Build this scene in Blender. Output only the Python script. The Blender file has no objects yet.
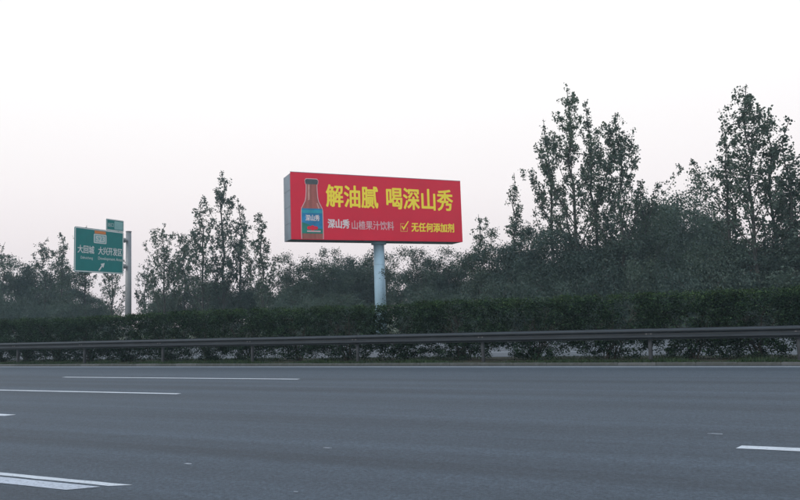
import bpy, math, random
import numpy as np
from mathutils import Matrix, Vector

R = math.radians
scene = bpy.context.scene
col = scene.collection

# ------------------------------------------------------------------ camera
# X runs along the motorway, Y across it (away from the viewer), Z up; metres.
CAM_H, FPX, YAW, PITCH, ROLL = 1.485, 700.0, 25.2, 5.62, 1.86
cam_data = bpy.data.cameras.new('camera')
cam_data.sensor_width = 36.0
cam_data.lens = FPX / 800.0 * 36.0
cam_data.clip_start = 0.05
cam_data.clip_end = 3000
cam = bpy.data.objects.new('camera', cam_data)
col.objects.link(cam)
fwd = Vector((-math.sin(R(YAW)) * math.cos(R(PITCH)), math.cos(R(YAW)) * math.cos(R(PITCH)), math.sin(R(PITCH))))
right0 = fwd.cross(Vector((0, 0, 1))).normalized()
up0 = right0.cross(fwd)
right = right0 * math.cos(R(ROLL)) - up0 * math.sin(R(ROLL))
up = right.cross(fwd)
m = Matrix((right, up, -fwd)).transposed().to_4x4()
m.translation = (0, 0, CAM_H)
cam.matrix_world = m
scene.camera = cam

# ------------------------------------------------------------------ sky, sun, exposure
SUN_EL, SUN_AZ = 32.0, 205.0          # azimuth clockwise from +Y
world = bpy.data.worlds.new('World')
scene.world = world
world.use_nodes = True
wn, wl = world.node_tree.nodes, world.node_tree.links
wn.clear()
w_out = wn.new('ShaderNodeOutputWorld')
w_bg = wn.new('ShaderNodeBackground')
w_bg.inputs['Strength'].default_value = 0.1
sky = wn.new('ShaderNodeTexSky')
sky.sky_type = 'NISHITA'
sky.sun_disc = False
sky.sun_elevation = R(SUN_EL)
sky.sun_rotation = R(SUN_AZ)
sky.air_density = 1.0
sky.dust_density = 6.0
# thin even cloud over that sky: bright overhead, rosy towards the horizon
w_tc = wn.new('ShaderNodeTexCoord')
w_sep = wn.new('ShaderNodeSeparateXYZ')
w_ramp = wn.new('ShaderNodeValToRGB')
els = [(0.0, (9.5, 8.25, 8.55)), (0.10, (10.1, 9.15, 9.25)), (0.18, (10.9, 10.2, 10.2)), (0.30, (11.6, 11.3, 11.2)), (0.45, (11.3, 11.4, 11.7)), (1.0, (7.8, 10.2, 13.2))]
cr = w_ramp.color_ramp
while len(cr.elements) < len(els):
    cr.elements.new(0.5)
for e, (p, c) in zip(cr.elements, els):
    e.position = p
    e.color = (c[0], c[1], c[2], 1)
w_mix = wn.new('ShaderNodeMix')
w_mix.data_type = 'RGBA'
w_mix.inputs[0].default_value = 0.90
wl.new(w_tc.outputs['Generated'], w_sep.inputs[0])
wl.new(w_sep.outputs['Z'], w_ramp.inputs[0])
wl.new(sky.outputs[0], w_mix.inputs[6])
wl.new(w_ramp.outputs[0], w_mix.inputs[7])
wl.new(w_mix.outputs[2], w_bg.inputs['Color'])
wl.new(w_bg.outputs[0], w_out.inputs['Surface'])

sun_data = bpy.data.lights.new('sun', 'SUN')
sun_data.energy = 1.3
sun_data.angle = R(25)
sun_data.color = (1.0, 0.95, 0.92)
sun = bpy.data.objects.new('sun', sun_data)
col.objects.link(sun)
sd = Vector((math.sin(R(SUN_AZ)) * math.cos(R(SUN_EL)), math.cos(R(SUN_AZ)) * math.cos(R(SUN_EL)), math.sin(R(SUN_EL))))
sun.rotation_euler = sd.to_track_quat('Z', 'Y').to_euler()
sun.location = sd * 60

scene.view_settings.view_transform = 'Standard'
scene.view_settings.look = 'None'
scene.view_settings.exposure = 0.0
scene.view_settings.gamma = 1.0
scene.view_settings.use_curve_mapping = False
scene.cycles.volume_bounces = 1
scene.cycles.max_bounces = 8

# ------------------------------------------------------------------ helpers
def ray(px, py):
    """world direction through a pixel of the 800x500 photograph"""
    return (right * ((px - 400) / FPX) + up * ((250 - py) / FPX) + fwd).normalized()

def on_y(px, py, y):
    d = ray(px, py)
    t = y / d.y
    return Vector((d.x * t, y, CAM_H + d.z * t))

def spot(px, ytop, y):
    """ground position and height of something at distance y whose top shows at (px, ytop)"""
    p = on_y(px, ytop, y)
    return p.x, p.z

def tag(o, label=None, cat=None, group=None, kind=None):
    if label: o['label'] = label
    if cat: o['category'] = cat
    if group: o['group'] = group
    if kind: o['kind'] = kind
    return o

def empty(name, loc=(0, 0, 0), rz=0.0):
    o = bpy.data.objects.new(name, None)
    o.empty_display_size = 0.2
    o.location = loc
    o.rotation_euler = (0, 0, rz)
    col.objects.link(o)
    return o

def link(name, mesh, parent=None, loc=(0, 0, 0), rot=(0, 0, 0)):
    o = bpy.data.objects.new(name, mesh)
    o.location = loc
    o.rotation_euler = rot
    o.parent = parent
    col.objects.link(o)
    return o

class MB:
    """collects shapes into one mesh"""
    def __init__(s):
        s.v, s.f = [], []
    def add(s, vs, fs):
        n = len(s.v)
        s.v += [tuple(v) for v in vs]
        s.f += [tuple(i + n for i in f) for f in fs]
        return s
    def box(s, x0, x1, y0, y1, z0, z1, bev=0.0):
        if bev <= 0:
            vs = [(x, y, z) for z in (z0, z1) for y in (y0, y1) for x in (x0, x1)]
            return s.add(vs, [(0, 2, 3, 1), (4, 5, 7, 6), (0, 1, 5, 4), (2, 6, 7, 3), (0, 4, 6, 2), (1, 3, 7, 5)])
        b = bev
        ring = lambda z, i: [(x0 + i, y0 + i, z), (x1 - i, y0 + i, z), (x1 - i, y1 - i, z), (x0 + i, y1 - i, z)]
        vs = ring(z0, b) + ring(z0 + b, 0) + ring(z1 - b, 0) + ring(z1, b)
        fs = [(3, 2, 1, 0), (12, 13, 14, 15)]
        for k in range(3):
            for i in range(4):
                j = (i + 1) % 4
                fs.append((k * 4 + i, k * 4 + j, k * 4 + 4 + j, k * 4 + 4 + i))
        return s.add(vs, fs)
    def tube(s, pts, rad, sides=6, cap=True):
        pts = [Vector(p) for p in pts]
        n = len(pts)
        vs, fs = [], []
        for i, p in enumerate(pts):
            d = (pts[min(i + 1, n - 1)] - pts[max(i - 1, 0)])
            d = d.normalized() if d.length > 1e-9 else Vector((0, 0, 1))
            a = d.cross(Vector((0, 1, 0)) if abs(d.y) < 0.9 else Vector((1, 0, 0))).normalized()
            b = d.cross(a)
            r = rad[i] if hasattr(rad, '__len__') else rad
            for k in range(sides):
                t = 2 * math.pi * k / sides
                vs.append(p + a * (r * math.cos(t)) + b * (r * math.sin(t)))
        for i in range(n - 1):
            for k in range(sides):
                j = (k + 1) % sides
                fs.append((i * sides + k, i * sides + j, i * sides + sides + j, i * sides + sides + k))
        if cap:
            fs.append(tuple(range(sides - 1, -1, -1)))
            fs.append(tuple((n - 1) * sides + k for k in range(sides)))
        return s.add(vs, fs)
    def poly(s, pts):
        return s.add(pts, [tuple(range(len(pts)))])
    def mesh(s, name, mat, smooth=False):
        me = bpy.data.meshes.new(name)
        me.from_pydata(s.v, [], s.f)
        me.materials.append(mat)
        if smooth:
            me.polygons.foreach_set('use_smooth', [True] * len(me.polygons))
        me.update()
        return me
    def build(s, name, mat, parent=None, loc=(0, 0, 0), rot=(0, 0, 0), smooth=False):
        return link(name, s.mesh(name, mat, smooth), parent, loc, rot)

def quads_mesh(name, V, mat, per=4):
    """V: (n, per, 3) array, one face each"""
    n = len(V)
    me = bpy.data.meshes.new(name)
    me.vertices.add(n * per)
    me.vertices.foreach_set('co', np.ascontiguousarray(V, dtype=np.float32).ravel())
    me.loops.add(n * per)
    me.loops.foreach_set('vertex_index', np.arange(n * per, dtype=np.int32))
    me.polygons.add(n)
    me.polygons.foreach_set('loop_start', np.arange(0, n * per, per, dtype=np.int32))
    me.polygons.foreach_set('loop_total', np.full(n, per, dtype=np.int32))
    me.materials.append(mat)
    me.update(calc_edges=True)
    me.validate()
    return me

def leaf_cards(rng, C, size, droop=0.3, aspect=0.7):
    """rhombus leaves with random attitude at the centres C (n,3)"""
    n = len(C)
    d = rng.normal(size=(n, 3))
    d[:, 2] -= droop
    d /= np.linalg.norm(d, axis=1)[:, None]
    t = rng.normal(size=(n, 3))
    w = np.cross(d, t)
    w /= np.linalg.norm(w, axis=1)[:, None]
    L = (size * rng.uniform(0.6, 1.35, n))[:, None]
    nn = np.cross(d, w)
    a = C - d * L * 0.5
    b = C + w * L * 0.5 * aspect - d * L * 0.08 + nn * L * 0.10
    c = C + d * L * 0.5
    e = C - w * L * 0.5 * aspect - d * L * 0.08 + nn * L * 0.10
    return np.stack([a, b, c, e], axis=1)

# ------------------------------------------------------------------ materials
def new_mat(name):
    mt = bpy.data.materials.new(name)
    mt.use_nodes = True
    nt = mt.node_tree
    return mt, nt, nt.nodes['Principled BSDF']

def node(nt, kind, **kw):
    n = nt.nodes.new(kind)
    for k, v in kw.items():
        setattr(n, k, v)
    return n

def noise(nt, scale, detail=4, rough=0.55, vec=None, stretch=None):
    tx = node(nt, 'ShaderNodeTexNoise')
    tx.inputs['Scale'].default_value = scale
    tx.inputs['Detail'].default_value = detail
    tx.inputs['Roughness'].default_value = rough
    if vec is None:
        tc = node(nt, 'ShaderNodeTexCoord')
        vec = tc.outputs['Object']
    if stretch:
        mp = node(nt, 'ShaderNodeMapping')
        mp.inputs['Scale'].default_value = stretch
        nt.links.new(vec, mp.inputs['Vector'])
        vec = mp.outputs[0]
    nt.links.new(vec, tx.inputs['Vector'])
    return tx.outputs['Fac']

def ramp(nt, fac, stops):
    r = node(nt, 'ShaderNodeValToRGB')
    e = r.color_ramp.elements
    while len(e) < len(stops):
        e.new(0.5)
    for el, (p, c) in zip(e, stops):
        el.position = p
        el.color = (c[0], c[1], c[2], 1) if hasattr(c, '__len__') else (c, c, c, 1)
    nt.links.new(fac, r.inputs[0])
    return r.outputs[0]

def mixc(nt, fac, a, b, mode='MIX'):
    mx = node(nt, 'ShaderNodeMix', data_type='RGBA', blend_type=mode)
    for sock, val in ((mx.inputs[0], fac), (mx.inputs[6], a), (mx.inputs[7], b)):
        if hasattr(val, 'links') or isinstance(val, bpy.types.NodeSocket):
            nt.links.new(val, sock)
        elif hasattr(val, '__len__'):
            sock.default_value = (val[0], val[1], val[2], 1)
        else:
            sock.default_value = val
    return mx.outputs[2]

def bump(nt, bsdf, h, strength, dist):
    b = node(nt, 'ShaderNodeBump')
    b.inputs['Strength'].default_value = strength
    b.inputs['Distance'].default_value = dist
    nt.links.new(h, b.inputs['Height'])
    nt.links.new(b.outputs[0], bsdf.inputs['Normal'])

def simple(name, c, rough=0.6, var=0.12, scale=3.0, metal=0.0, dirt=None, stretch=None, spec=0.25):
    mt, nt, bs = new_mat(name)
    f = noise(nt, scale, 6, 0.6, stretch=stretch)
    lo = tuple(x * (1 - var) for x in c)
    hi = tuple(min(1, x * (1 + var)) for x in c)
    cc = ramp(nt, f, [(0.3, lo), (0.7, hi)])
    if dirt:
        f2 = noise(nt, scale * 0.35, 5, 0.65, stretch=dirt[2] if len(dirt) > 2 else None)
        k = ramp(nt, f2, [(0.45, 0.0), (0.75, dirt[1])])
        cc = mixc(nt, k, cc, dirt[0])
    nt.links.new(cc, bs.inputs['Base Color'])
    bs.inputs['Roughness'].default_value = rough
    bs.inputs['Metallic'].default_value = metal
    bs.inputs['Specular IOR Level'].default_value = spec
    return mt

def asphalt(name, base):
    mt, nt, bs = new_mat(name)
    tc = node(nt, 'ShaderNodeTexCoord').outputs['Object']
    grain = noise(nt, 95, 3, 0.7, tc)
    stones = node(nt, 'ShaderNodeTexVoronoi')
    stones.inputs['Scale'].default_value = 70
    nt.links.new(tc, stones.inputs['Vector'])
    patch = noise(nt, 0.35, 5, 0.6, tc, stretch=(0.25, 1.0, 1.0))
    tracks = noise(nt, 1.0, 4, 0.6, tc, stretch=(0.012, 1.25, 1.0))
    streak = noise(nt, 1.0, 5, 0.7, tc, stretch=(0.05, 7.0, 1.0))
    mottle = noise(nt, 7.0, 4, 0.7, tc)
    coarse = noise(nt, 24.0, 3, 0.75, tc)
    c = ramp(nt, grain, [(0.28, tuple(x * 0.62 for x in base)), (0.5, base), (0.76, tuple(x * 1.55 for x in base))])
    for f, lo, hi in ((patch, 0.86, 1.12), (tracks, 0.72, 1.26), (streak, 0.94, 1.06), (mottle, 0.86, 1.14), (coarse, 0.64, 1.40)):
        c = mixc(nt, 1.0, c, ramp(nt, f, [(0.32, lo), (0.68, hi)]), 'MULTIPLY')
    st = ramp(nt, stones.outputs['Distance'], [(0.0, 1.35), (0.25, 1.0), (0.6, 0.9)])
    c = mixc(nt, 0.6, c, st, 'MULTIPLY')
    # fine meandering cracks
    wv = node(nt, 'ShaderNodeTexVoronoi', feature='DISTANCE_TO_EDGE')
    wv.inputs['Scale'].default_value = 0.22
    dv = node(nt, 'ShaderNodeVectorMath', operation='ADD')
    nz = node(nt, 'ShaderNodeTexNoise')
    nz.inputs['Scale'].default_value = 1.3
    nz.inputs['Detail'].default_value = 5
    nt.links.new(tc, nz.inputs['Vector'])
    nt.links.new(tc, dv.inputs[0])
    nt.links.new(nz.outputs['Color'], dv.inputs[1])
    nt.links.new(dv.outputs[0], wv.inputs['Vector'])
    ck = ramp(nt, wv.outputs['Distance'], [(0.0, 0.72), (0.006, 1.0)])
    gate = ramp(nt, noise(nt, 0.12, 2, 0.5, tc), [(0.50, 0.0), (0.58, 0.8)])
    c = mixc(nt, gate, c, mixc(nt, 1.0, c, ck, 'MULTIPLY'))
    nt.links.new(c, bs.inputs['Base Color'])
    rg = ramp(nt, tracks, [(0.3, 0.74), (0.7, 0.80)])
    nt.links.new(rg, bs.inputs['Roughness'])
    bs.inputs['Specular IOR Level'].default_value = 0.35
    bump(nt, bs, grain, 0.5, 0.006)
    return mt

def paint(name, base, wear):
    mt, nt, bs = new_mat(name)
    f = noise(nt, 26, 6, 0.75)
    g = noise(nt, 2.2, 4, 0.6)
    k = ramp(nt, f, [(wear - 0.10, 0.75), (wear + 0.06, 0.0)])
    c = ramp(nt, g, [(0.3, tuple(x * 0.82 for x in base)), (0.7, base)])
    c = mixc(nt, k, c, (0.11, 0.12, 0.135))
    nt.links.new(c, bs.inputs['Base Color'])
    bs.inputs['Roughness'].default_value = 0.65
    bump(nt, bs, f, 0.3, 0.003)
    return mt

def leaf_mat(name, dark, mid, light, trans=0.3, clump=None, spec=0.25):
    mt, nt, bs = new_mat(name)
    gi = node(nt, 'ShaderNodeNewGeometry')
    oi = node(nt, 'ShaderNodeObjectInfo')
    c = ramp(nt, gi.outputs['Random Per Island'], [(0.0, dark), (0.55, mid), (1.0, light)])
    lo_, hi_, sc_ = clump or (0.79, 1.19, 0.9)
    cl = noise(nt, sc_, 3, 0.6)
    c = mixc(nt, 1.0, c, ramp(nt, cl, [(0.34, lo_), (0.66, hi_)]), 'MULTIPLY')
    ob = ramp(nt, oi.outputs['Random'], [(0.0, (0.80, 0.85, 0.90)), (1.0, (1.20, 1.15, 1.08))])
    c = mixc(nt, 1.0, c, ob, 'MULTIPLY')
    nt.links.new(c, bs.inputs['Base Color'])
    bs.inputs['Roughness'].default_value = 0.55
    bs.inputs['Specular IOR Level'].default_value = spec
    tr = node(nt, 'ShaderNodeBsdfTranslucent')
    nt.links.new(mixc(nt, 1.0, c, (1.1, 1.25, 0.6), 'MULTIPLY'), tr.inputs['Color'])
    ms = node(nt, 'ShaderNodeMixShader')
    ms.inputs[0].default_value = trans
    nt.links.new(bs.outputs[0], ms.inputs[1])
    nt.links.new(tr.outputs[0], ms.inputs[2])
    nt.links.new(ms.outputs[0], nt.nodes['Material Output'].inputs['Surface'])
    return mt

M = {}
M['asphalt'] = asphalt('asphalt', (0.047, 0.063, 0.081))
M['asphalt_far'] = asphalt('asphalt_far', (0.085, 0.097, 0.110))
M['paint'] = paint('road_paint', (0.50, 0.55, 0.60), 0.40)
M['paint_worn'] = paint('worn_road_paint', (0.42, 0.47, 0.54), 0.45)
M['scrap'] = paint('old_paint_scrap', (0.30, 0.34, 0.39), 0.50)
M['concrete'] = simple('concrete', (0.075, 0.083, 0.083), 0.9, 0.25, 6, dirt=((0.04, 0.045, 0.038), 0.7))
M['concrete_pale'] = simple('pale_concrete', (0.10, 0.108, 0.112), 0.9, 0.2, 6, dirt=((0.06, 0.065, 0.06), 0.6))
M['soil'] = simple('soil', (0.045, 0.045, 0.032), 0.95, 0.4, 2.0)
M['field'] = simple('field_grass', (0.05, 0.065, 0.035), 0.95, 0.35, 0.5)
M['grass'] = leaf_mat('grass_blade', (0.016, 0.036, 0.016), (0.030, 0.060, 0.024), (0.060, 0.092, 0.040), 0.2)
M['rail'] = simple('weathered_rail', (0.030, 0.037, 0.044), 0.6, 0.15, 2.0, 0.0, dirt=((0.016, 0.020, 0.024), 0.7, (0.3, 1, 3)))
M['post'] = simple('weathered_post', (0.055, 0.062, 0.070), 0.6, 0.2, 4.0, 0.0, dirt=((0.022, 0.025, 0.027), 0.6))
M['bolt'] = simple('bolt_steel', (0.18, 0.18, 0.18), 0.5, 0.2, 8, 0.6)
M['bark'] = simple('bark', (0.045, 0.046, 0.044), 0.9, 0.35, 5, stretch=(1, 1, 0.3))
M['bark_pale'] = simple('pale_bark', (0.24, 0.24, 0.22), 0.85, 0.3, 5, stretch=(1, 1, 0.3))
M['twig'] = simple('hedge_stem', (0.045, 0.04, 0.034), 0.9, 0.3, 6)
M['hedge'] = leaf_mat('hedge_leaf', (0.003, 0.009, 0.006), (0.008, 0.020, 0.012), (0.034, 0.062, 0.034), 0.10, (0.35, 2.0, 3.4), 0.05)
M['hedge_toplight_shoot'] = leaf_mat('hedge_shoot_painted_toplight', (0.008, 0.020, 0.011), (0.020, 0.044, 0.020), (0.050, 0.085, 0.036), 0.2, (0.35, 1.7, 2.2), 0.08)  # fresh growth, with the light on the hedge top put into its colour
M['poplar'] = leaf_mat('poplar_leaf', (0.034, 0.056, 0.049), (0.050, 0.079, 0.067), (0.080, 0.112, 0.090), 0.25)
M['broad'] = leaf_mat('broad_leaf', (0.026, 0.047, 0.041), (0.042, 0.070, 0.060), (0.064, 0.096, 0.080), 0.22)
M['sign_green'] = simple('sign_green', (0.001, 0.17, 0.165), 0.5, 0.08, 1.5)
M['sign_white'] = simple('sign_white', (0.60, 0.64, 0.64), 0.5, 0.08, 3)
M['sign_orange'] = simple('sign_orange', (0.62, 0.20, 0.05), 0.5, 0.06, 3)
M['sign_box'] = simple('sign_box_grey', (0.22, 0.42, 0.42), 0.5, 0.06, 3)
M['galv'] = simple('galvanised_steel', (0.22, 0.24, 0.25), 0.5, 0.12, 2.5, 0.3, dirt=((0.13, 0.13, 0.13), 0.5, (1, 1, 0.2)))
M['pole_blue'] = simple('pale_blue_pole_paint', (0.33, 0.50, 0.62), 0.5, 0.08, 0.8, 0.0, dirt=((0.24, 0.33, 0.40), 0.6, (2, 2, 0.15)))
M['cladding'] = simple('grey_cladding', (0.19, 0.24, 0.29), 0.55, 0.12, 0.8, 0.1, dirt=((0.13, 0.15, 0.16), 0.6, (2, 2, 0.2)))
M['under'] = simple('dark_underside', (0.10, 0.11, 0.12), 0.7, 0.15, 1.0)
M['ad_red'] = simple('printed_red', (0.68, 0.006, 0.040), 0.5, 0.07, 0.3)
M['ad_yellow'] = simple('printed_yellow', (0.95, 0.78, 0.05), 0.5, 0.03, 1)
M['ad_gold'] = simple('printed_gold', (0.75, 0.50, 0.10), 0.5, 0.03, 1)
M['ad_white'] = simple('printed_white', (0.72, 0.68, 0.70), 0.5, 0.03, 1)
M['ad_pink'] = simple('printed_pale_pink', (0.66, 0.45, 0.48), 0.5, 0.03, 1)
M['glass_brown'] = simple('printed_brown_juice', (0.34, 0.10, 0.085), 0.4, 0.25, 1.2, stretch=(3, 1, 0.4))
M['glass_light'] = simple('printed_bottle_shine', (0.55, 0.30, 0.26), 0.4, 0.15, 2)
M['cap_grey'] = simple('printed_cap_grey', (0.060, 0.075, 0.085), 0.4, 0.2, 3)
M['label_blue'] = simple('printed_label_blue', (0.012, 0.20, 0.42), 0.45, 0.3, 1.2)
M['label_teal'] = simple('printed_label_teal', (0.02, 0.32, 0.42), 0.45, 0.2, 1.5)
M['label_green'] = simple('printed_label_green', (0.01, 0.20, 0.16), 0.45, 0.25, 1.5)

# ------------------------------------------------------------------ ground, roads, kerbs
X0, X1 = -150.0, 60.0
def slab(name, mat, x0, x1, y0, y1, z0, z1):
    return tag(MB().box(x0, x1, y0, y1, z0, z1).build(name, mat), kind='structure')

g = MB()
g.poly([(-600, -400, -0.16), (600, -400, -0.16), (600, 800, -0.16), (-600, 800, -0.16)])
tag(g.build('ground', M['field']), kind='structure')
Y_EDGE, Y_L4, Y_L3, Y_L2, Y_L1, Y_KERB = 19.85, 15.62, 12.03, 8.47, 4.86, 20.32
road = slab('road', M['asphalt'], X0, X1, -7.0, Y_KERB, -0.4, 0.0)
far_road = slab('opposite_road', M['asphalt_far'], X0, X1, 23.55, 42.6, -0.4, 0.0)
median = slab('median_soil', M['soil'], X0, X1, Y_KERB + 0.15, 23.40, -0.4, 0.075)
rng_k = random.Random(3)
for nm, ya, yb, lo, hi in (('median_kerb', Y_KERB + 0.002, Y_KERB + 0.148, -44, 14), ('opposite_kerb', 23.402, 23.548, -44, 14)):
    kerb = slab(nm, M['concrete'], X0, X1, ya + 0.012, yb - 0.012, -0.38, 0.055)
    meshes = []
    for mt in ('concrete', 'concrete', 'concrete_pale'):
        meshes.append(MB().box(-0.493, 0.493, -(yb - ya) / 2, (yb - ya) / 2, -0.30, 0.0, 0.012).mesh('kerb_stone', M[mt]))
    for i in range(lo, hi):
        o = link('kerb_stone', meshes[rng_k.choice((0, 0, 0, 1, 1, 2))], kerb, (i + 0.5, (ya + yb) / 2, 0.080 + rng_k.uniform(-0.006, 0.006)), (0, 0, rng_k.uniform(-0.006, 0.006)))

def strip(name, x0, x1, y, w, mat, parent, z=0.004, slant=0.0, seed=0):
    """a painted strip with slightly ragged edges, ends cut on a slant"""
    rg = random.Random(seed)
    n = max(2, int((x1 - x0) / 0.25))
    n = min(n, 160)
    a, b = [], []
    for i in range(n + 1):
        x = x0 + (x1 - x0) * i / n
        a.append((x, y - w / 2 + rg.uniform(-0.006, 0.006), z))
        b.append((x + slant, y + w / 2 + rg.uniform(-0.006, 0.006), z))
    return MB().add(a + b, [(i, i + 1, n + 2 + i, n + 1 + i) for i in range(n)]).build(name, mat, parent)

strip('edge_line', X0, X1, Y_EDGE, 0.15, M['paint'], road, seed=1)
PER = 21.0
def dashes(ends, length, y, w, mat, slant=0.0):
    for k, xe in enumerate(ends):
        strip('lane_dash', xe - length, xe, y, w, mat, road, slant=slant, seed=int(y * 10) + k)
dashes([-10.4 - PER, -10.4, -10.2 + PER], 8.8, Y_L4, 0.16, M['paint'])
dashes([-11.15 - PER, -11.15, -10.9 + PER], 8.5, Y_L3, 0.16, M['paint'])
dashes([-11.78 - PER, -11.78, -0.08 + 8.5, -0.08 + 8.5 + PER], 8.5, Y_L2, 0.19, M['paint'], 0.06)
dashes([-5.12 - PER, -5.12 + PER], 8.5, Y_L1, 0.3, M['paint_worn'])
# the nearest dash was painted twice, slightly out of line
strip('lane_dash', -13.8, -5.45, Y_L1 + 0.135, 0.10, M['paint'], road, slant=0.20, seed=61)
strip('lane_dash', -13.8, -5.72, Y_L1 - 0.06, 0.20, M['paint_worn'], road, slant=0.22, seed=62)
strip('opposite_edge_line', X0, X1, 24.15, 0.16, M['paint'], far_road, seed=71)
strip('opposite_edge_line', X0, X1, 39.3, 0.16, M['paint'], far_road, seed=72)
for yy in (27.9, 31.65, 35.4):
    for k in range(6):
        strip('opposite_lane_dash', -70 + k * 15, -64 + k * 15, yy, 0.15, M['paint'], far_road, seed=80 + k)
# scraps of old paint on the near lanes
for px, py, lx, ly, mt in ((188, 464, 0.06, 0.028, 'scrap'), (327, 448, 0.075, 0.026, 'scrap'), (716, 434, 0.11, 0.03, 'scrap'), (296, 492, 0.03, 0.016, 'scrap')):
    d = ray(px, py)
    t = -CAM_H / d.z
    x, y = d.x * t, d.y * t
    rg = random.Random(px)
    pts = []
    for k in range(13):
        a = 2 * math.pi * k / 13
        sq = 1.0 / max(abs(math.cos(a)), abs(math.sin(a))) ** 0.7
        pts.append((lx * math.cos(a) * sq * rg.uniform(0.6, 1.0), ly * math.sin(a) * sq * rg.uniform(0.5, 1.0), 0))
    MB().poly(pts).build('paint_scrap', M[mt], road, (x, y, 0.004))

# ------------------------------------------------------------------ grass of the median and the far verge (nobody could count it)
def grass(name, n, x0, x1, y0, y1, z, h0, h1, seed, label, edges=()):
    rg = np.random.default_rng(seed)
    C = np.empty((n, 3))
    C[:, 0] = rg.uniform(x0, x1, n)
    C[:, 1] = rg.uniform(y0, y1, n)
    for (ya, yb, fr) in edges:
        k = int(n * fr)
        idx = rg.integers(0, n, k)
        C[idx, 1] = rg.uniform(ya, yb, k)
    C[:, 2] = z
    patchy = 0.55 + 0.45 * np.sin(C[:, 0] * 1.7 + 2 * np.sin(C[:, 0] * 0.53)) * np.cos(C[:, 0] * 0.41)
    H = rg.uniform(h0, h1, n) * patchy
    ang = rg.uniform(0, 2 * math.pi, n)
    lean = rg.normal(0, 0.5, (n, 2)) * H[:, None]
    w = rg.uniform(0.006, 0.016, n)
    V = np.zeros((n, 3, 3))
    dx, dy = np.cos(ang) * w, np.sin(ang) * w
    V[:, 0] = C + np.stack([dx, dy, np.zeros(n)], 1)
    V[:, 1] = C - np.stack([dx, dy, np.zeros(n)], 1)
    V[:, 2] = C + np.stack([lean[:, 0], lean[:, 1], H], 1)
    return tag(link(name, quads_mesh(name, V, M['grass'], 3)), label, 'grass', kind='stuff')
grass('median_grass', 60000, -60, 14, Y_KERB + 0.16, 23.38, 0.07, 0.05, 0.17, 5, 'short green grass along the foot of the guardrail posts', ((Y_KERB + 0.16, Y_KERB + 0.6, 0.45),))
grass('verge_grass', 30000, -110, 25, 42.7, 47.5, -0.165, 0.15, 0.5, 6, 'long grass on the verge beyond the opposite carriageway')

# ------------------------------------------------------------------ guardrail
Y_POST, RAIL_TOP = 20.85, 1.0
POSTS = [-36.85, -32.6, -28.52, -24.4, -20.13, -15.86, -11.51, -7.08, -2.17, 1.47, 5.75, 10.0]
g_root = tag(empty('guardrail', (0, Y_POST, 0.0)), 'long dark grey steel guardrail on round posts in front of the hedge', 'guardrail')
half = [(0.0, 0.006), (-0.010, 0.0), (-0.050, 0.066), (-0.064, 0.080), (-0.088, 0.080), (-0.102, 0.066), (-0.140, 0.008)]
prof = half + [(-0.310 - z, d) for z, d in reversed(half)]
def rail_mesh(L):
    b = MB()
    n = len(prof)
    vs, fs = [], []
    for x in (-0.10, L + 0.10):
        vs += [(x, -d, z) for z, d in prof]
    for x in (-0.10, L + 0.10):
        vs += [(x, -d + 0.004, z) for z, d in prof]
    for i in range(n - 1):
        fs.append((i, i + 1, n + i + 1, n + i))
        fs.append((2 * n + i, 3 * n + i, 3 * n + i + 1, 2 * n + i + 1))
    for a, c in ((0, 2 * n), (n, 3 * n)):
        for i in range(n - 1):
            fs.append((a + i, c + i, c + i + 1, a + i + 1))
    fs.append((0, n, 3 * n, 2 * n))
    fs.append((n - 1, 3 * n - 1, 4 * n - 1, 2 * n - 1))
    return b.add(vs, fs)
rr = random.Random(9)
for i in range(len(POSTS) - 1):
    L = POSTS[i + 1] - POSTS[i]
    rail_mesh(L).build('rail_panel', M['rail'], g_root, (POSTS[i], -0.165 - 0.008 * (i % 2), RAIL_TOP + rr.uniform(-0.004, 0.004)), (rr.uniform(-0.02, 0.02), 0, 0))
rail_mesh(30).build('rail_panel', M['rail'], g_root, (POSTS[0] - 30.0, -0.173, RAIL_TOP))
rail_mesh(30).build('rail_panel', M['rail'], g_root, (POSTS[-1], -0.173, RAIL_TOP))
post_b = MB().tube([(0, 0, -0.9), (0, 0, 0.93), (0, 0, 0.975), (0, 0, 0.99)], [0.057, 0.057, 0.050, 0.025], 16)
post_me = post_b.mesh('post', M['post'], False)
for p in post_me.polygons:
    p.use_smooth = abs(p.normal.z) < 0.3
block_me = MB().box(-0.10, 0.10, -0.155, 0.0, RAIL_TOP - 0.24, RAIL_TOP - 0.07, 0.01).mesh('spacer_block', M['post'])
bolt_me = MB().tube([(0, -0.190, 0), (0, -0.160, 0)], 0.017, 8).mesh('bolt', M['bolt'])
for i, x in enumerate(POSTS):
    po = link('post', post_me, g_root, (x, 0, 0), (rr.uniform(-0.01, 0.01), rr.uniform(-0.012, 0.012), 0))
    bl = link('spacer_block', block_me, g_root, (x, -0.03, 0))
    for dx in (-0.06, 0.06):
        for dz in (-0.155,):
            link('bolt', bolt_me, bl, (dx, -0.01, RAIL_TOP + dz))

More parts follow.
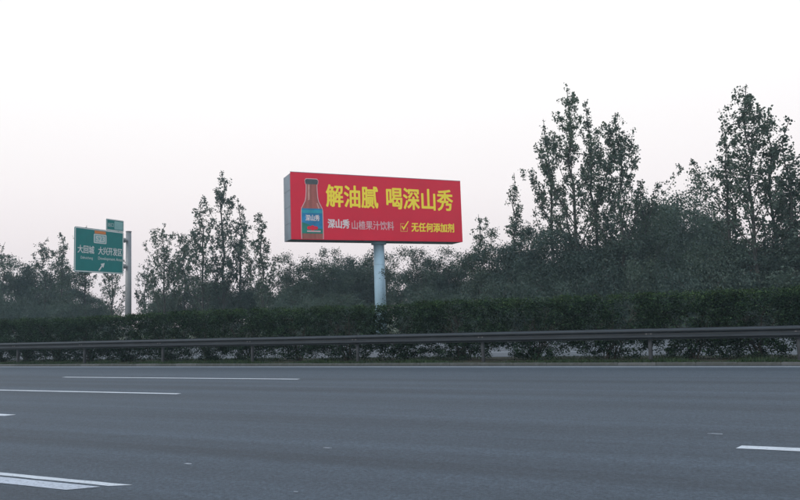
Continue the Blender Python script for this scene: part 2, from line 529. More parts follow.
# ------------------------------------------------------------------ hedge shrubs
def shrub_meshes(seed, W, D, H, thin=1.0):
    rg = np.random.default_rng(seed)
    rr = random.Random(seed)
    st = MB()
    clumps = []
    nst = rr.randint(9, 13)
    for k in range(nst):
        a = rr.uniform(0, 2 * math.pi)
        b = Vector((rr.gauss(0, 0.09), rr.gauss(0, 0.08), -0.05))
        reach = rr.uniform(0.25, 1.0)
        e = Vector((W / 2 * reach * math.cos(a), D / 2 * 0.8 * reach * math.sin(a), H * rr.uniform(0.55, 0.9)))
        pts, rad = [], []
        for t in (0, 0.25, 0.5, 0.75, 1.0):
            q = b.lerp(e, t)
            q.x += rr.gauss(0, 0.03); q.y += rr.gauss(0, 0.03)
            q.x = b.x + (e.x - b.x) * t ** 1.35 + rr.gauss(0, 0.02)
            pts.append(q); rad.append(0.020 * (1 - 0.75 * t))
        st.tube(pts, rad, 5, False)
        for j in range(5):
            t = rr.uniform(0.25, 0.95)
            i = min(3, int(t * 4))
            q = pts[i].lerp(pts[i + 1], t * 4 - i)
            e2 = q + Vector((rr.gauss(0, 0.22), rr.gauss(0, 0.18), rr.uniform(0.1, 0.4)))
            st.tube([q, q.lerp(e2, 0.5) + Vector((rr.gauss(0, .03), rr.gauss(0, .03), 0)), e2], [0.008, 0.006, 0.003], 4, False)
    # leaf masses: a clipped box that narrows towards the ground
    n_cl = int(365 * thin)
    P = []
    while len(P) < n_cl:
        low = len(P) < n_cl * 0.27
        x, y, z = rg.uniform(-1, 1), rg.uniform(-1, 1), (rg.uniform(0.04, 0.36) if low else rg.uniform(0.25, 1))
        wid = 0.56 + 0.50 * min(1, max(0, (z - 0.10) / 0.36)) ** 0.9
        wid *= 1.0 + 0.07 * math.sin(9 * z + seed)
        if abs(x) > wid:
            continue
        edge = max(abs(x) / wid if abs(x) > 0.9 * wid else 0, abs(y), (z - 0.4) / 0.6)
        if not low and rg.uniform() > 0.15 + 0.9 * edge ** 2:
            continue
        lump = math.sin(3.3 * x + seed) + math.sin(7.1 * z + 2.2 * x + 1.7 * seed) + math.sin(5.2 * x - 4.1 * z + 0.6 * seed + 2 * y)
        if lump < -1.75 and not low:
            continue
        y *= 1.0 + 0.11 * lump
        P.append((x * W / 2 * 1.06, y * D / 2 * (0.62 + 0.38 * wid), z * H))
    P = np.array(P)
    per = 46
    grow = rg.uniform(0.6, 1.25, n_cl)
    C = np.repeat(P, per, axis=0) + rg.normal(0, 1, (n_cl * per, 3)) * np.array([0.085, 0.085, 0.065]) * np.repeat(grow, per)[:, None]
    lim = H + 0.035 * np.sin(C[:, 0] * 7 + seed) + rg.exponential(0.03, len(C))
    C[:, 2] = np.where(C[:, 2] > lim, lim - rg.uniform(0, 0.08, len(C)), C[:, 2])
    C = C[C[:, 2] > 0.03]
    young = (C[:, 2] > H - 0.15 + 0.12 * np.sin(C[:, 0] * 4.1 + seed) + rg.normal(0, 0.09, len(C)))  # top leaves that take the paler green with top light painted in
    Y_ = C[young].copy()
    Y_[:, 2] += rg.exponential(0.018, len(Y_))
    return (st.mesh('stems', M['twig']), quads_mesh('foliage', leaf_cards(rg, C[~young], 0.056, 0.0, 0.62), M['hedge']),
            quads_mesh('shoots_painted_toplight', leaf_cards(rg, Y_, 0.052, 0.0, 0.62), M['hedge_toplight_shoot']))

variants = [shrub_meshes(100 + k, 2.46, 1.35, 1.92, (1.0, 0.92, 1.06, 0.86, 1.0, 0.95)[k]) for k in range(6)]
ordinal = ['', 'first', 'second', 'third', 'fourth', 'fifth', 'sixth', 'seventh', 'eighth']
vis = [p for p in POSTS if -30 < p < 2]           # posts in view, left to right
rs = random.Random(21)
shrub_spots = []
for gi in range(-1, len(vis)):
    full = POSTS.index(vis[0]) + gi
    a, b = POSTS[full], POSTS[full + 1]
    for side, fr in (('left', 0.27), ('right', 0.76)):
        x = a + (b - a) * fr + rs.uniform(-0.10, 0.10)
        nr = len(vis) - gi                       # number, from the right, of the gap's left post
        if gi < 0:
            lab = 'hedge shrub at the left edge of the photo, past the last guardrail post' if side == 'right' else 'outermost hedge shrub at the left end of the median hedge'
        elif gi == len(vis) - 1:
            lab = 'hedge shrub at the right edge of the photo, behind the edge post' if side == 'left' else 'outermost hedge shrub at the right end of the median hedge'
        else:
            lab = 'hedge shrub, %s of two between %s and %s guardrail posts from the right' % (side, ordinal[nr - 1], ordinal[nr])
        shrub_spots.append((x, lab))
for i, (x, lab) in enumerate(shrub_spots):
    sh = empty('hedge_shrub', (x, 22.0 + rs.uniform(-0.07, 0.07), 0.075), rs.choice((0, math.pi)) + rs.uniform(-0.1, 0.1))
    sz = rs.uniform(0.985, 1.03)
    sh.scale = (rs.uniform(1.07, 1.18), 1, sz)
    tag(sh, lab, 'shrub', 'shrubs of the median hedge')
    sm, fm, ym = variants[(i * 5 + rs.randint(0, 1)) % 6]
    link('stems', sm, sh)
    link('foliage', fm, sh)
    link('shoots_painted_toplight', ym, sh)

# ------------------------------------------------------------------ trees
def limb_path(rr, p0, direc, L, bend_up, n=6, wob=0.04):
    pts = [Vector(p0)]
    d = Vector(direc).normalized()
    for i in range(n):
        d = (d + Vector((0, 0, bend_up / n)) + Vector((rr.gauss(0, wob), rr.gauss(0, wob), 0))).normalized()
        pts.append(pts[-1] + d * (L / n))
    return pts

def along(pts, t):
    k = t * (len(pts) - 1)
    i = min(int(k), len(pts) - 2)
    return pts[i].lerp(pts[i + 1], k - i)

def poplar(seed, H, W, leafn, base=0.12, shoots=22, taper=0.9, leaf=0.145):
    """young poplar: straight stem, limbs that swing upwards, leaves in sleeves round the shoots"""
    rr = random.Random(seed)
    rg = np.random.default_rng(seed)
    st = MB()
    n = 10
    trunk = [Vector((0, 0, -0.2))]
    for i in range(1, n + 1):
        trunk.append(Vector((rr.gauss(0, 0.05) * i / 3, rr.gauss(0, 0.05) * i / 3, H * 0.985 * i / n)))
    r0 = 0.0085 * H + 0.02
    st.tube(trunk, [r0 * (1 - 0.93 * i / n) + 0.008 for i in range(n + 1)], 8, False)
    lines = [(trunk, 0.45, 1.0, 0.16 * H), (trunk, 0.86, 1.0, 0.05 * H)]
    for k in range(shoots):
        t = base + (0.90 - base) * (k + rr.random()) / shoots
        a = k * 2.399 + rr.gauss(0, 0.4)
        p0 = along(trunk, t)
        env = (W / 2) * (1.0 - ((t - base) / (1 - base)) ** 1.1 * taper) * rr.uniform(0.65, 1.15)
        elev = rr.uniform(0.7, 1.5)
        L = max(0.6, env * rr.uniform(1.6, 2.7))
        L = min(L, (H * 1.0 - p0.z) * 0.85 + 0.3)
        d = Vector((math.cos(a), math.sin(a), elev))
        pts = limb_path(rr, p0, d, L, rr.uniform(0.7, 1.5))
        st.tube(pts, [max(0.006, r0 * 0.42 * (1 - t) * (1 - 0.85 * j / 6) + 0.006) for j in range(7)], 5, False)
        lines.append((pts, 0.12, 1.0, L))
        for j in range(rr.randint(1, 3)):
            q = along(pts, rr.uniform(0.2, 0.8))
            d2 = Vector((rr.gauss(0, 0.7), rr.gauss(0, 0.7), rr.uniform(0.4, 1.0)))
            p2 = limb_path(rr, q, d2, L * rr.uniform(0.3, 0.55), 0.7, 4)
            st.tube(p2, [0.014, 0.011, 0.008, 0.006, 0.004], 4, False)
            lines.append((p2, 0.1, 1.0, L * 0.45))
    tot = sum(l[3] for l in lines)
    cs = []
    for pts, ta, tb, wgt in lines:
        m_ = int(0.56 * leafn * wgt / tot)
        if m_ < 4: continue
        ncl = max(3, int(m_ / 7))
        ts = ta + (tb - ta) * rg.uniform(0, 1, ncl) ** 0.75
        cl = np.array([along(pts, float(t)) for t in ts])
        sd = 0.07 + 0.20 * (1 - ts)[:, None]
        cl = cl + rg.normal(0, 1, cl.shape) * sd
        pick = rg.integers(0, ncl, m_)
        cs.append(cl[pick] + rg.normal(0, 0.085, (m_, 3)))
    C = np.concatenate(cs)
    C = C[(C[:, 2] > 0.4)]
    return st.mesh('trunk', M['bark']), quads_mesh('crown', leaf_cards(rg, C, leaf, 0.4, 0.85), M['poplar'])

def broadleaf(seed, H, W, leafn, base=0.10, leaf=0.13, bark='bark', mat='broad'):
    """dense bushy tree: forked stem, clumps of leaves on an uneven dome"""
    rr = random.Random(seed)
    rg = np.random.default_rng(seed)
    st = MB()
    fork = H * rr.uniform(0.15, 0.3)
    r0 = 0.010 * H + 0.03
    st.tube([(0, 0, -0.2), (rr.gauss(0, .05), rr.gauss(0, .05), fork * 0.5), (0, 0, fork)], [r0 * 1.2, r0, r0 * 0.85], 8, False)
    clumps = []
    nl = rr.randint(9, 12)
    for k in range(nl):
        a = k * 2.399 + rr.gauss(0, 0.3)
        u = (k + 0.5) / nl
        top = H * (0.93 - 0.40 * u ** 1.2) * rr.uniform(0.85, 1.06)
        out = W / 2 * (0.10 + 0.85 * u ** 0.7) * rr.uniform(0.75, 1.1)
        e = Vector((math.cos(a) * out, math.sin(a) * out, top))
        b = Vector((0, 0, fork * rr.uniform(0.75, 1.0)))
        pts = [b]
        for t in (0.25, 0.5, 0.75, 1.0):
            q = b.lerp(e, t)
            q.x = e.x * t ** 0.8 + rr.gauss(0, 0.08); q.y = e.y * t ** 0.8 + rr.gauss(0, 0.08)
            pts.append(q)
        st.tube(pts, [r0 * 0.5 * (1 - 0.85 * t) for t in (0, .25, .5, .75, 1)], 5, False)
        for j in range(9):
            q = along(pts, rr.uniform(0.3, 1.0))
            q2 = q + Vector((rr.gauss(0, 0.12 * W), rr.gauss(0, 0.12 * W), rr.gauss(0.02 * H, 0.075 * H)))
            if q2.z < H * base: q2.z = H * base + rr.random() * 0.5
            st.tube([q, q.lerp(q2, 0.5), q2], [0.02, 0.013, 0.006], 4, False)
            clumps.append((q2, rr.uniform(0.30, 0.62)))
    # skirt of lower twigs
    for k in range(int(nl * 3.2)):
        a = rr.uniform(0, 6.283)
        rad = W / 2 * rr.uniform(0.2, 0.92)
        clumps.append((Vector((math.cos(a) * rad, math.sin(a) * rad, H * rr.uniform(base, 0.5))), rr.uniform(0.3, 0.62)))
    P = np.array([c[0] for c in clumps]); S = np.array([c[1] for c in clumps])
    pick = rg.choice(len(P), leafn, p=S ** 2 / (S ** 2).sum())
    sc = W / 6.0
    # leaves gather in small sprays inside each clump
    spray = P[pick] + np.round(rg.normal(0, 1, (leafn, 3)) * 3) / 3 * (S[pick] * 0.62 * sc)[:, None] * np.array([1, 1, 0.75])
    C = spray + rg.normal(0, 0.13, (leafn, 3))
    C = C[C[:, 2] > 0.15]
    return st.mesh('trunk', M[bark]), quads_mesh('crown', leaf_cards(rg, C, leaf, 0.35, 0.75), M[mat])

def plant(name, meshes, x, y, rz, label, group=None, scale=(1, 1, 1), cat='tree'):
    t = tag(empty(name, (x, y, -0.16), rz), label, cat, group)
    t.scale = scale
    link('trunk', meshes[0], t)
    link('crown', meshes[1], t)
    return t

# poplars: pixel of the tip, distance, width, leaves, lowest limb, limbs, label
POP = [
 (3, 240, 50, 4.2, 6500, .12, 18, 'slim hazy poplar at the left edge of the photo'),
 (45, 235, 49, 4.0, 6500, .12, 18, 'poplar with a pointed tip halfway between left edge and green sign'),
 (63, 231, 52, 3.6, 6500, .12, 18, 'slim poplar just left of the green road sign'),
 (86, 224, 57, 4.0, 6000, .12, 18, 'poplar mostly hidden by the green road sign, its tip showing above'),
 (112, 251, 54, 4.4, 4800, .12, 16, 'thin see-through poplar below the right half of the green sign'),
 (146, 258, 58, 4.2, 3600, .12, 14, 'small sparse poplar just right of the road sign pole'),
 (164, 222, 51, 5.4, 9500, .08, 20, 'poplar at the left flank of the grove between sign and billboard'),
 (184, 232, 54, 4.8, 8000, .08, 18, 'short poplar in the grove, second from the road sign pole'),
 (202, 200, 50, 5.0, 10500, .08, 20, 'poplar on the left shoulder of the tallest tree in the left grove'),
 (222, 169, 52, 5.6, 13500, .08, 26, 'tallest poplar of the grove between road sign and billboard'),
 (240, 196, 55, 4.6, 9000, .08, 20, 'poplar close on the right of the left grove\'s tallest tree'),
 (262, 213, 50, 4.2, 7500, .10, 18, 'narrow poplar at the left grove\'s right end, beside the billboard'),
 (477, 212, 53, 3.4, 2600, .20, 15, 'sparse young poplar just right of the billboard'),
 (513, 170, 52, 2.6, 3600, .22, 15, 'thin wispy poplar left of the tall pair of poplars'),
 (546, 116, 52, 4.0, 8000, .25, 18, 'slender poplar on the left flank of the tall poplar pair'),
 (567, 84, 50, 6.0, 15000, .25, 26, 'tallest poplar right of the billboard, broad and open'),
 (588, 97, 53, 3.8, 7500, .28, 16, 'slim poplar squeezed between the two tall poplars'),
 (615, 109, 49, 5.6, 13500, .25, 24, 'right one of the two tall poplars right of the billboard'),
 (640, 178, 51, 3.0, 3600, .25, 14, 'small poplar leaning on the right side of the tall pair'),
 (742, 82, 46, 5.4, 13500, .24, 26, 'tall poplar with a long bare-tipped leader near the right edge'),
 (722, 124, 48, 2.6, 4600, .26, 15, 'narrow poplar on the left flank of the tall tree near right edge'),
 (763, 104, 48, 2.4, 4500, .30, 14, 'narrow poplar just right of the tall tree near right edge'),
 (784, 117, 46, 3.0, 6000, .26, 16, 'poplar second from the right edge of the photo'),
 (806, 150, 47, 4.2, 7000, .20, 18, 'poplar cut off by the right edge of the photo'),
]
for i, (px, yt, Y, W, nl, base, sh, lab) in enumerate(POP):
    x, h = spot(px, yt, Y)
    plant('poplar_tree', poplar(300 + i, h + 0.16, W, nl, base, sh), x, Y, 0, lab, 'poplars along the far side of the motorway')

BROAD = [   # tip pixel, distance, width, variant, label
 (24, 258, 53, 7.0, 0, 'low dense hazy tree near the left edge, left of the road sign'),
 (60, 268, 56, 7.0, 1, 'low dense tree behind the poplars left of the road sign'),
 (96, 292, 60, 6.5, 2, 'low bushy tree under the green road sign'),
 (168, 282, 55, 6.5, 3, 'low bushy tree at the foot of the left grove, near the sign pole'),
 (212, 272, 57, 7.0, 4, 'low bushy tree under the tallest poplar of the left grove'),
 (252, 280, 55, 6.0, 0, 'low bushy tree at the right foot of the left grove'),
 (290, 262, 55, 5.5, 1, 'dark bushy tree under the left end of the billboard'),
 (318, 256, 60, 7.0, 2, 'rounded hazy tree under the bottle end of the billboard'),
 (342, 248, 66, 8.0, 3, 'broad domed hazy tree left of the billboard pole'),
 (372, 250, 66, 7.5, 4, 'hazy tree standing behind the billboard pole'),
 (418, 256, 54, 5.2, 5, 'dense tree touching the right side of the billboard pole'),
 (437, 261, 57, 5.6, 0, 'hazy tree under the right half of the billboard'),
 (454, 257, 57, 6.0, 1, 'dense tree under the right end of the billboard'),
 (488, 242, 54, 6.5, 2, 'dense tree just right of the billboard'),
 (522, 226, 52, 6.0, 6, 'bushy tree with a pale leaning trunk right of the billboard'),
 (550, 234, 50, 6.5, 4, 'dark bushy tree below the left side of the tall poplar pair'),
 (585, 222, 51, 7.5, 3, 'dark dense tree filling the space below the tall poplar pair'),
 (620, 226, 50, 7.0, 0, 'dark bushy tree below the right tall poplar'),
 (650, 210, 58, 7.5, 5, 'hazy domed tree just right of the tall poplar pair'),
 (683, 188, 66, 9.0, 2, 'pale hazy domed tree far back between the two groups of tall poplars'),
 (664, 200, 70, 8.5, 3, 'second pale hazy dome, close on the left of the larger far one'),
 (706, 210, 62, 7.5, 1, 'hazy tree just left of the right-hand poplars'),
 (724, 236, 48, 6.0, 3, 'dark bushy tree low on the left of the right-hand poplars'),
 (757, 232, 48, 6.5, 4, 'dark dense tree below the tall poplar near right edge'),
 (836, 214, 48, 7.0, 5, 'bushy tree cut off by the right edge, beside the edge poplar'),
 (-22, 256, 52, 7.0, 4, 'bushy tree cut off by the left edge of the photo'),
 (792, 222, 47, 6.5, 0, 'dark dense tree in the lower right corner of the tree line'),
]
bro = [broadleaf(500 + k, 8.0, 6.0, 36000, 0.07, 0.122, 'bark_pale' if k == 6 else 'bark') for k in range(7)]
rb = random.Random(8)
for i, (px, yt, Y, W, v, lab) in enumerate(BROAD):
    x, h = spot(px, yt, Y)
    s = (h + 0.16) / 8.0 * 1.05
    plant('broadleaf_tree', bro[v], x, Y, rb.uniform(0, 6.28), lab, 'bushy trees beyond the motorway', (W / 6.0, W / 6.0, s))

# low scrub along the edge of the far carriageway
scr = [broadleaf(600 + k, 3.0, 4.0, 15000, 0.05, 0.095) for k in range(3)]
SCRUB = [
 (10, 296, 'low scrub bush at the left edge, just above the hedge'),
 (40, 300, 'low scrub bush left of the road sign, just above the hedge'),
 (70, 298, 'low scrub bush under the left edge of the road sign'),
 (290, 292, 'low scrub bush left of the billboard pole, just above the hedge'),
 (316, 290, 'low scrub bush midway between left grove and billboard pole'),
 (344, 292, 'low scrub bush close on the left of the billboard pole'),
 (424, 290, 'low scrub bush close on the right of the billboard pole'),
 (455, 286, 'low scrub bush under the right end of the billboard'),
 (495, 280, 'low scrub bush right of the billboard, just above the hedge'),
 (535, 274, 'low scrub bush left of the tall poplar pair'),
 (570, 268, 'low scrub bush under the tallest poplar right of the billboard'),
 (605, 264, 'low scrub bush under the right tall poplar'),
 (640, 262, 'low scrub bush right of the tall poplar pair'),
 (675, 258, 'low scrub bush under the pale hazy domed tree'),
 (710, 254, 'low scrub bush left of the right-hand poplars'),
 (745, 250, 'low scrub bush under the tall poplar near right edge'),
 (785, 246, 'low scrub bush at the right edge, just above the hedge'),
]
for i, (px, yt, lab) in enumerate(SCRUB):
    Y = 46.5 + rb.uniform(-0.6, 0.8)
    x, h = spot(px, yt, Y)
    plant('scrub_bush', scr[i % 3], x, Y, rb.uniform(0, 6.28), lab, 'scrub bushes behind the hedge', (1.15, 1.0, (h + 0.16) / 3.0), 'bush')

# ------------------------------------------------------------------ flat print helpers
def text_poly(body):
    cu = bpy.data.curves.new('lettering', 'FONT')
    cu.body = body
    cu.size = 1.0
    cu.resolution_u = 3
    cu.fill_mode = 'FRONT'
    o = bpy.data.objects.new('lettering', cu)
    col.objects.link(o)
    bpy.context.view_layer.update()
    dg = bpy.context.evaluated_depsgraph_get()
    me = bpy.data.meshes.new_from_object(o.evaluated_get(dg))
    bpy.data.objects.remove(o)
    return me

def lettering(name, body, rect, mat, parent, y, bold=0.0):
    """a line of text fitted into rect = (x0, x1, z0, z1) on a board's front (-Y); bold strokes are
    several layers of print, each shifted by the stroke's extra width"""
    me = text_poly(body)
    n = len(me.vertices)
    co = np.empty(n * 3, dtype=np.float32)
    me.vertices.foreach_get('co', co)
    co = co.reshape(-1, 3)
    faces = [tuple(p.vertices) for p in me.polygons]
    bpy.data.meshes.remove(me)
    lo, hi = co.min(0), co.max(0)
    x0, x1, z0, z1 = rect
    e = bold * (z1 - z0)
    out = np.zeros_like(co)
    out[:, 0] = x0 + e + (co[:, 0] - lo[0]) / (hi[0] - lo[0]) * (x1 - x0 - 2 * e)
    out[:, 2] = z0 + e + (co[:, 1] - lo[1]) / (hi[1] - lo[1]) * (z1 - z0 - 2 * e)
    out[:, 1] = y
    b = MB()
    shifts = [(0, 0)] if bold == 0 else [(0, 0), (-1, 0), (1, 0), (0, -0.8), (0, 0.8), (-.75, -.6), (.75, -.6), (-.75, .6), (.75, .6)]
    for k, (sx, sz) in enumerate(shifts):
        b.add(out + np.array([sx * e, -0.0006 * k, sz * e]), faces)
    return b.build(name, mat, parent)

def flat(name, pts, mat, parent, y):
    return MB().poly([(x, y, z) for x, z in pts]).build(name, mat, parent)

# ------------------------------------------------------------------ billboard
cyaw = math.cos(R(YAW)); syaw = math.sin(R(YAW))
def cam_ground(u, z):          # right/forward of the viewer on the ground -> world
    return Vector((u * cyaw - z * syaw, u * syaw + z * cyaw, 0))
PL, PR = cam_ground(-9.48, 60.9), cam_ground(6.10, 67.7)
BW = (PR - PL).length
BZ0, BZ1, BD = 8.72, 14.72, 2.3
b_rz = math.atan2(PR.y - PL.y, PR.x - PL.x)
bb = tag(empty('billboard', (PL.x, PL.y, 0), b_rz), 'red roadside billboard with a drink bottle and yellow slogan on one pole', 'billboard')
# local: x along the face, -y towards the road, z up
MB().box(0.02, BW - 0.02, 0.10, BD - 0.10, BZ0 + 0.10, BZ1 - 0.06).build('steel_box', M['under'], bb)
npan = 4
for k in range(npan):           # end cladding sheets
    z0 = BZ0 + 0.02 + (BZ1 - 0.10 - BZ0) * k / npan
    z1 = BZ0 + (BZ1 - 0.10 - BZ0) * (k + 1) / npan
    MB().box(-0.03, 0.015, 0.06, BD, z0, z1, 0.008).build('end_sheet', M['cladding'], bb)
    MB().box(BW - 0.015, BW + 0.03, 0.06, BD, z0, z1, 0.008).build('end_sheet', M['cladding'], bb)
for k in range(9):              # soffit sheets under the box
    x0 = 0.05 + (BW - 0.1) * k / 9
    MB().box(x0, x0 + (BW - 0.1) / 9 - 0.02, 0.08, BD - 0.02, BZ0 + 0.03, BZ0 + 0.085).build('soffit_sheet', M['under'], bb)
MB().box(0.0, BW, BD - 0.09, BD - 0.005, BZ0 + 0.09, BZ1 - 0.05).build('back_sheet', M['cladding'], bb)
face = MB().box(0, BW, -0.04, 0.05, BZ0, BZ1, 0.015).build('face_panel', M['ad_red'], bb)
MB().box(-0.02, BW + 0.02, -0.03, 0.06, BZ1 + 0.002, BZ1 + 0.05).build('top_trim', M['cladding'], bb)
pole_t = ((379.5 - 400) / 700)
d = ray(379.5, 270)
# the pole stands under the middle of the box's depth
nrm = Vector((-math.sin(b_rz), math.cos(b_rz), 0))
A = PL + nrm * (BD / 2)
dirb = (PR - PL).normalized()
# intersect the line of sight (on the ground) with the box's centre line
den = d.x * dirb.y - d.y * dirb.x
s_along = (A.x * d.y - A.y * d.x) / den * -1
s_along = (d.x * (A.y) - d.y * (A.x)) / (d.y * dirb.x - d.x * dirb.y)
pole = MB().tube([(0, 0, -0.3), (0, 0, BZ0 + 0.03)], [0.55, 0.50], 32).build('pole', M['pole_blue'], bb, (s_along, BD / 2, 0), smooth=True)
for zz in (3.4, 6.6):
    MB().tube([(0, 0, zz), (0, 0, zz + 0.03)], 0.565 - 0.0055 * zz, 32).build('weld_ring', M['pole_blue'], pole)
MB().tube([(0, 0, BZ0 - 0.22), (0, 0, BZ0 - 0.02)], 0.72, 24).build('pole_flange', M['pole_blue'], pole)
MB().box(-1.3, 1.3, -1.3, 1.3, -0.5, 0.05, 0.05).build('footing', M['concrete'], pole)

def bu(px):
    t = (px - 400) / 700.0
    return (9.48 + 60.9 * t) / (15.58 - 6.8 * t) * BW
def bz(px, py):
    top = 171 + (px - 291) * 0.053; bot = 240 + (px - 292) * 0.0116
    return BZ1 + (BZ0 - BZ1) * (py - top) / (bot - top)
def brect(xa, xb, va, vb):
    return (bu(xa), bu(xb), BZ1 - 6 * vb, BZ1 - 6 * va)
FY = -0.045
lettering('slogan_text', '解油腻', brect(326.5, 379.5, .155, .505), M['ad_yellow'], face, FY, 0.024)
lettering('slogan_text', '喝深山秀', brect(387.5, 455, .150, .505), M['ad_yellow'], face, FY, 0.024)
lettering('product_text', '深山秀', brect(327.8, 350, .68, .825), M['ad_white'], face, FY, 0.035)
lettering('product_text', '山楂果汁饮料', brect(352, 394.5, .695, .835), M['ad_pink'], face, FY, 0.012)
lettering('claim_text', '无任何添加剂', brect(412, 455, .70, .85), M['ad_yellow'], face, FY, 0.03)
# tick in a square
cx0, cx1, cz0, cz1 = brect(401, 409, .685, .85)
w_ = 0.045
for (a0, a1, b0, b1) in ((cx0, cx1 - 0.1, cz0, cz0 + w_), (cx0, cx0 + w_, cz0 + w_, cz1 - 0.22), (cx1 - 0.1 - w_, cx1 - 0.1, cz0 + w_, cz0 + 0.42), (cx0 + w_, cx0 + 0.42, cz1 - 0.22 - w_, cz1 - 0.22)):
    flat('tick_box_line', [(a0, b0), (a1, b0), (a1, b1), (a0, b1)], M['ad_gold'], face, FY)
mx = cx0 + 0.30
flat('tick_mark', [(cx0 + 0.10, cz0 + 0.50), (cx0 + 0.19, cz0 + 0.56), (mx, cz0 + 0.36), (cx1 - 0.02, cz1 + 0.02), (cx1 + 0.06, cz1 - 0.02), (mx + 0.02, cz0 + 0.12)], M['ad_yellow'], face, FY - 0.004)

# printed bottle
bx = bu(312.3)
def bp(prof_, grow=0.0):
    rt = [(bx + w + grow, z) for z, w in prof_]
    lf = [(bx - w - grow, z) for z, w in reversed(prof_)]
    return rt + lf
zt = BZ1 - 0.55
bottle = [(BZ0 + 0.06, 0.96), (BZ0 + 0.5, 0.97), (BZ0 + 2.55, 0.96), (BZ0 + 2.85, 0.90), (BZ0 + 3.15, 0.74), (BZ0 + 3.45, 0.585), (BZ0 + 3.8, 0.515), (BZ0 + 4.4, 0.475), (zt - 0.45, 0.46)]
flat('bottle_outline', bp([(z, w + 0.07) for z, w in bottle] + [(zt - 0.46, 0.60), (zt - 0.1, 0.64), (zt + 0.06, 0.52)]), M['ad_pink'], face, FY)
bo = flat('bottle_print', bp(bottle), M['glass_brown'], face, FY - 0.004)
flat('bottle_shine', [(bx - 0.36, BZ0 + 3.5), (bx - 0.20, BZ0 + 3.6), (bx - 0.18, zt - 0.5), (bx - 0.34, zt - 0.5)], M['glass_light'], face, FY - 0.008)
flat('bottle_shine', [(bx + 0.62, BZ0 + 2.58), (bx + 0.78, BZ0 + 2.58), (bx + 0.52, BZ0 + 3.3), (bx + 0.42, BZ0 + 3.3)], M['glass_light'], face, FY - 0.008)
flat('bottle_cap', bp([(zt - 0.47, 0.50), (zt - 0.42, 0.56), (zt - 0.18, 0.60), (zt - 0.06, 0.56), (zt + 0.0, 0.44)]), M['cap_grey'], face, FY - 0.006)
lz0, lz1 = BZ0 + 0.55, BZ0 + 2.80
flat('bottle_label', bp([(lz0, 0.95), (lz1 - 0.12, 0.95), (lz1, 0.93)]), M['label_blue'], face, FY - 0.012)
flat('label_band', bp([(lz1 - 0.42, 0.95), (lz1 - 0.14, 0.95)]), M['label_teal'], face, FY - 0.016)
flat('label_band', [(bx - 0.95, lz0), (bx + 0.95, lz0), (bx + 0.95, lz0 + 0.42), (bx + 0.2, lz0 + 0.5), (bx - 0.4, lz0 + 0.85), (bx - 0.95, lz0 + 1.0)], M['label_green'], face, FY - 0.016)
lettering('label_text', '深山秀', (bx - 0.62, bx + 0.68, lz0 + 1.12, lz0 + 1.68), M['ad_white'], face, FY - 0.020, 0.03)
for sx in (-0.28, 0.02, 0.30):
    pts = [(bx + sx + 0.22 * math.cos(a), lz0 + 0.50 + (0.16 if sx != 0.02 else 0.24) * math.sin(a)) for a in [2 * math.pi * k / 14 for k in range(14)]]
    flat('fruit_print', pts, M['ad_red'], face, FY - 0.020 - 0.003 * (sx > 0) - 0.003 * (sx > 0.1))
flat('label_band', [(bx - 0.5, lz0 + 0.14), (bx + 0.75, lz0 + 0.14), (bx + 0.75, lz0 + 0.26), (bx - 0.5, lz0 + 0.26)], M['ad_pink'], face, FY - 0.024)

# ------------------------------------------------------------------ green road sign on its pole
SX = -45.1                                # plane of the board (faces +X, the oncoming traffic)
def s_uv(px, py):
    dd = ray(px, py)
    t = SX / dd.x
    return dd.y * t, CAM_H + dd.z * t      # world y, z on the board's plane
yl, zt1 = s_uv(74.5, 227.0); yr, zt2 = s_uv(123.5, 231.6)
_, zb1 = s_uv(75.0, 272.0); _, zb2 = s_uv(123.5, 274.0)
SZ1, SZ0 = (zt1 + zt2) / 2, (zb1 + zb2) / 2
ypole, zpole = s_uv(131.4, 231.5)
sg = tag(empty('road_sign', (SX, ypole, -0.16), R(90)), 'green motorway exit sign on a grey cantilever pole above the hedge', 'road sign')
# local x = world y - ypole, local y = -(world x - SX): the front faces local -y
def sloc(px, py):
    yy, zz = s_uv(px, py)
    return yy - ypole, zz + 0.16
SW0, SW1 = yl - ypole, yr - ypole
Z0, Z1 = SZ0 + 0.16, SZ1 + 0.16
def rrect(x0, x1, z0, z1, r, n=4):
    pts = []
    for cx, cz, a0 in ((x1 - r, z0 + r, -90), (x1 - r, z1 - r, 0), (x0 + r, z1 - r, 90), (x0 + r, z0 + r, 180)):
        for k in range(n + 1):
            a = R(a0 + 90 * k / n)
            pts.append((cx + r * math.cos(a), cz + r * math.sin(a)))
    return pts
def plate(name, outline, y0, y1, mat, parent):
    n = len(outline)
    vs = [(x, y0, z) for x, z in outline] + [(x, y1, z) for x, z in outline]
    fs = [tuple(range(n)), tuple(range(2 * n - 1, n - 1, -1))] + [(i, n + i, n + (i + 1) % n, (i + 1) % n) for i in range(n)]
    return MB().add(vs, fs).build(name, mat, parent)
board = plate('sign_board', rrect(SW0, SW1, Z0, Z1, 0.12), -0.02, 0.02, M['sign_green'], sg)
def frame(name, x0, x1, z0, z1, w, r, y, mat, parent):
    o_, i_ = rrect(x0, x1, z0, z1, r), rrect(x0 + w, x1 - w, z0 + w, z1 - w, max(0.02, r - w))
    n = len(o_)
    vs = [(x, y, z) for x, z in o_ + i_]
    return MB().add(vs, [(i, (i + 1) % n, n + (i + 1) % n, n + i) for i in range(n)]).build(name, mat, parent)
frame('white_border', SW0 + 0.03, SW1 - 0.03, Z0 + 0.03, Z1 - 0.03, 0.075, 0.10, -0.024, M['sign_white'], board)
def srect(xa, ya, xb, yb):
    a, b = sloc(xa, ya), sloc(xb, yb)
    c, e = sloc(xa, yb), sloc(xb, ya)
    return (a[0], b[0], (b[1] + c[1]) / 2, (a[1] + e[1]) / 2)
r_ = srect(93.6, 234.4, 106.2, 243.6)
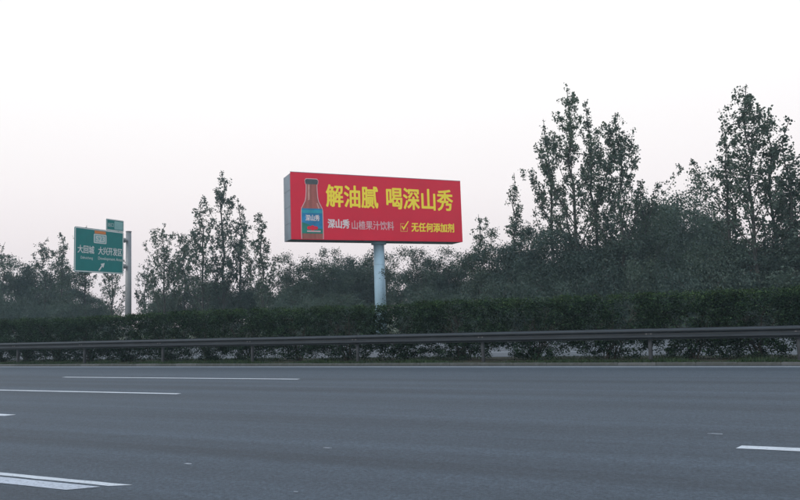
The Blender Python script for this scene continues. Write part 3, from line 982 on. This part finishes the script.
sh_ = flat('route_shield', rrect(*r_, 0.08), M['sign_box'], board, -0.026)
frame('shield_border', *r_, 0.07, 0.08, -0.030, M['sign_white'], board)
r2 = srect(94.4, 231.2, 105.6, 233.9)
flat('shield_header', [(r2[0], r2[2]), (r2[1], r2[2]), (r2[1], r2[3]), (r2[0], r2[3])], M['sign_orange'], board, -0.026)
lettering('route_number', 'S23', srect(95.6, 236.2, 104.4, 242), M['sign_white'], board, -0.034, 0.03)
lettering('place_text', '大回城', srect(77.4, 245.4, 94.0, 253.4), M['sign_white'], board, -0.026, 0.02)
lettering('place_text', '大兴开发区', srect(98.0, 247.6, 121.8, 255.6), M['sign_white'], board, -0.026, 0.02)
lettering('place_text', 'Dahuicheng', srect(80.5, 256.4, 92.6, 259.8), M['sign_white'], board, -0.026, 0.0)
lettering('place_text', 'Development Area', srect(98.0, 257.6, 121.6, 261.4), M['sign_white'], board, -0.026, 0.0)
ax0, ax1, az0, az1 = srect(98.2, 262.8, 104.4, 270.6)
aw, ah = ax1 - ax0, az1 - az0
flat('exit_arrow', [(ax0 + aw * u, az0 + ah * v) for u, v in ((0.0, 0.0), (0.24, 0.0), (0.62, 0.52), (0.80, 0.36), (1.0, 1.0), (0.34, 0.84), (0.50, 0.68), (0.10, 0.16))], M['sign_white'], board, -0.026)
e0, e1 = sloc(106.3, 219.6), sloc(123.9, 231.2)
tab = plate('exit_plate', rrect(e0[0], SW1, Z1 + 0.02, Z1 + 0.95, 0.07), -0.02, 0.02, M['sign_green'], sg)
frame('white_border', e0[0] + 0.02, SW1 - 0.02, Z1 + 0.04, Z1 + 0.93, 0.05, 0.06, -0.024, M['sign_white'], tab)
lettering('exit_text', '出口', (e0[0] + 0.16, e0[0] + 0.72, Z1 + 0.32, Z1 + 0.64), M['sign_white'], tab, -0.024, 0.0)
flat('exit_number_box', rrect(e0[0] + 0.80, SW1 - 0.12, Z1 + 0.16, Z1 + 0.82, 0.05), M['sign_box'], tab, -0.026)
# supports
pz = zpole + 0.16
spole = MB().tube([(0, 0, -0.3), (0, 0, pz)], [0.27, 0.215], 24).build('pole', M['galv'], sg, (0.02, 0.33, 0), smooth=True)
MB().tube([(0, 0, pz - 0.005), (0, 0, pz + 0.05), (0, 0, pz + 0.07)], [0.245, 0.235, 0.12], 24).build('pole_cap', M['galv'], spole)
MB().box(-0.45, 0.45, -0.45, 0.45, -0.2, 0.06, 0.02).build('base_plate', M['galv'], spole)
for py in (239.8, 266.0):
    zz = sloc(125, py)[1]
    arm = MB().tube([(SW0 + 0.4, 0.33, zz), (0.0, 0.33, zz)], 0.11, 12).build('arm', M['galv'], sg)
    for fx in (-0.50, -0.43):
        MB().tube([(fx, 0.33, zz), (fx + 0.045, 0.33, zz)], 0.20, 14).build('arm_flange', M['galv'], arm)
    for q in range(4):
        xx = SW0 + 0.5 + q * (SW1 - SW0 - 1.0) / 3
        MB().box(xx - 0.05, xx + 0.05, 0.05, 0.24, zz - 0.09, zz + 0.09, 0.01).build('clamp', M['galv'], arm)
for q in range(4):
    xx = SW0 + 0.5 + q * (SW1 - SW0 - 1.0) / 3
    MB().box(xx - 0.03, xx + 0.03, 0.021, 0.07, Z0 + 0.1, Z1 - 0.1 + (0.9 if q == 3 else 0)).build('stiffener', M['galv'], board)

# ------------------------------------------------------------------ haze
hz = MB().box(-260, 160, -60, 260, -1.2, 24.0)
hm = bpy.data.materials.new('haze_air')
hm.use_nodes = True
hn = hm.node_tree
hn.nodes.clear()
ho = hn.nodes.new('ShaderNodeOutputMaterial')
hv = hn.nodes.new('ShaderNodeVolumePrincipled')
hv.inputs['Color'].default_value = (0.68, 0.90, 1.0, 1)
hv.inputs['Density'].default_value = 0.0008
hv.inputs['Anisotropy'].default_value = 0.2
hn.links.new(hv.outputs[0], ho.inputs['Volume'])
tag(hz.build('haze', hm), 'thin pale morning haze over the motorway and trees', 'haze', kind='stuff')
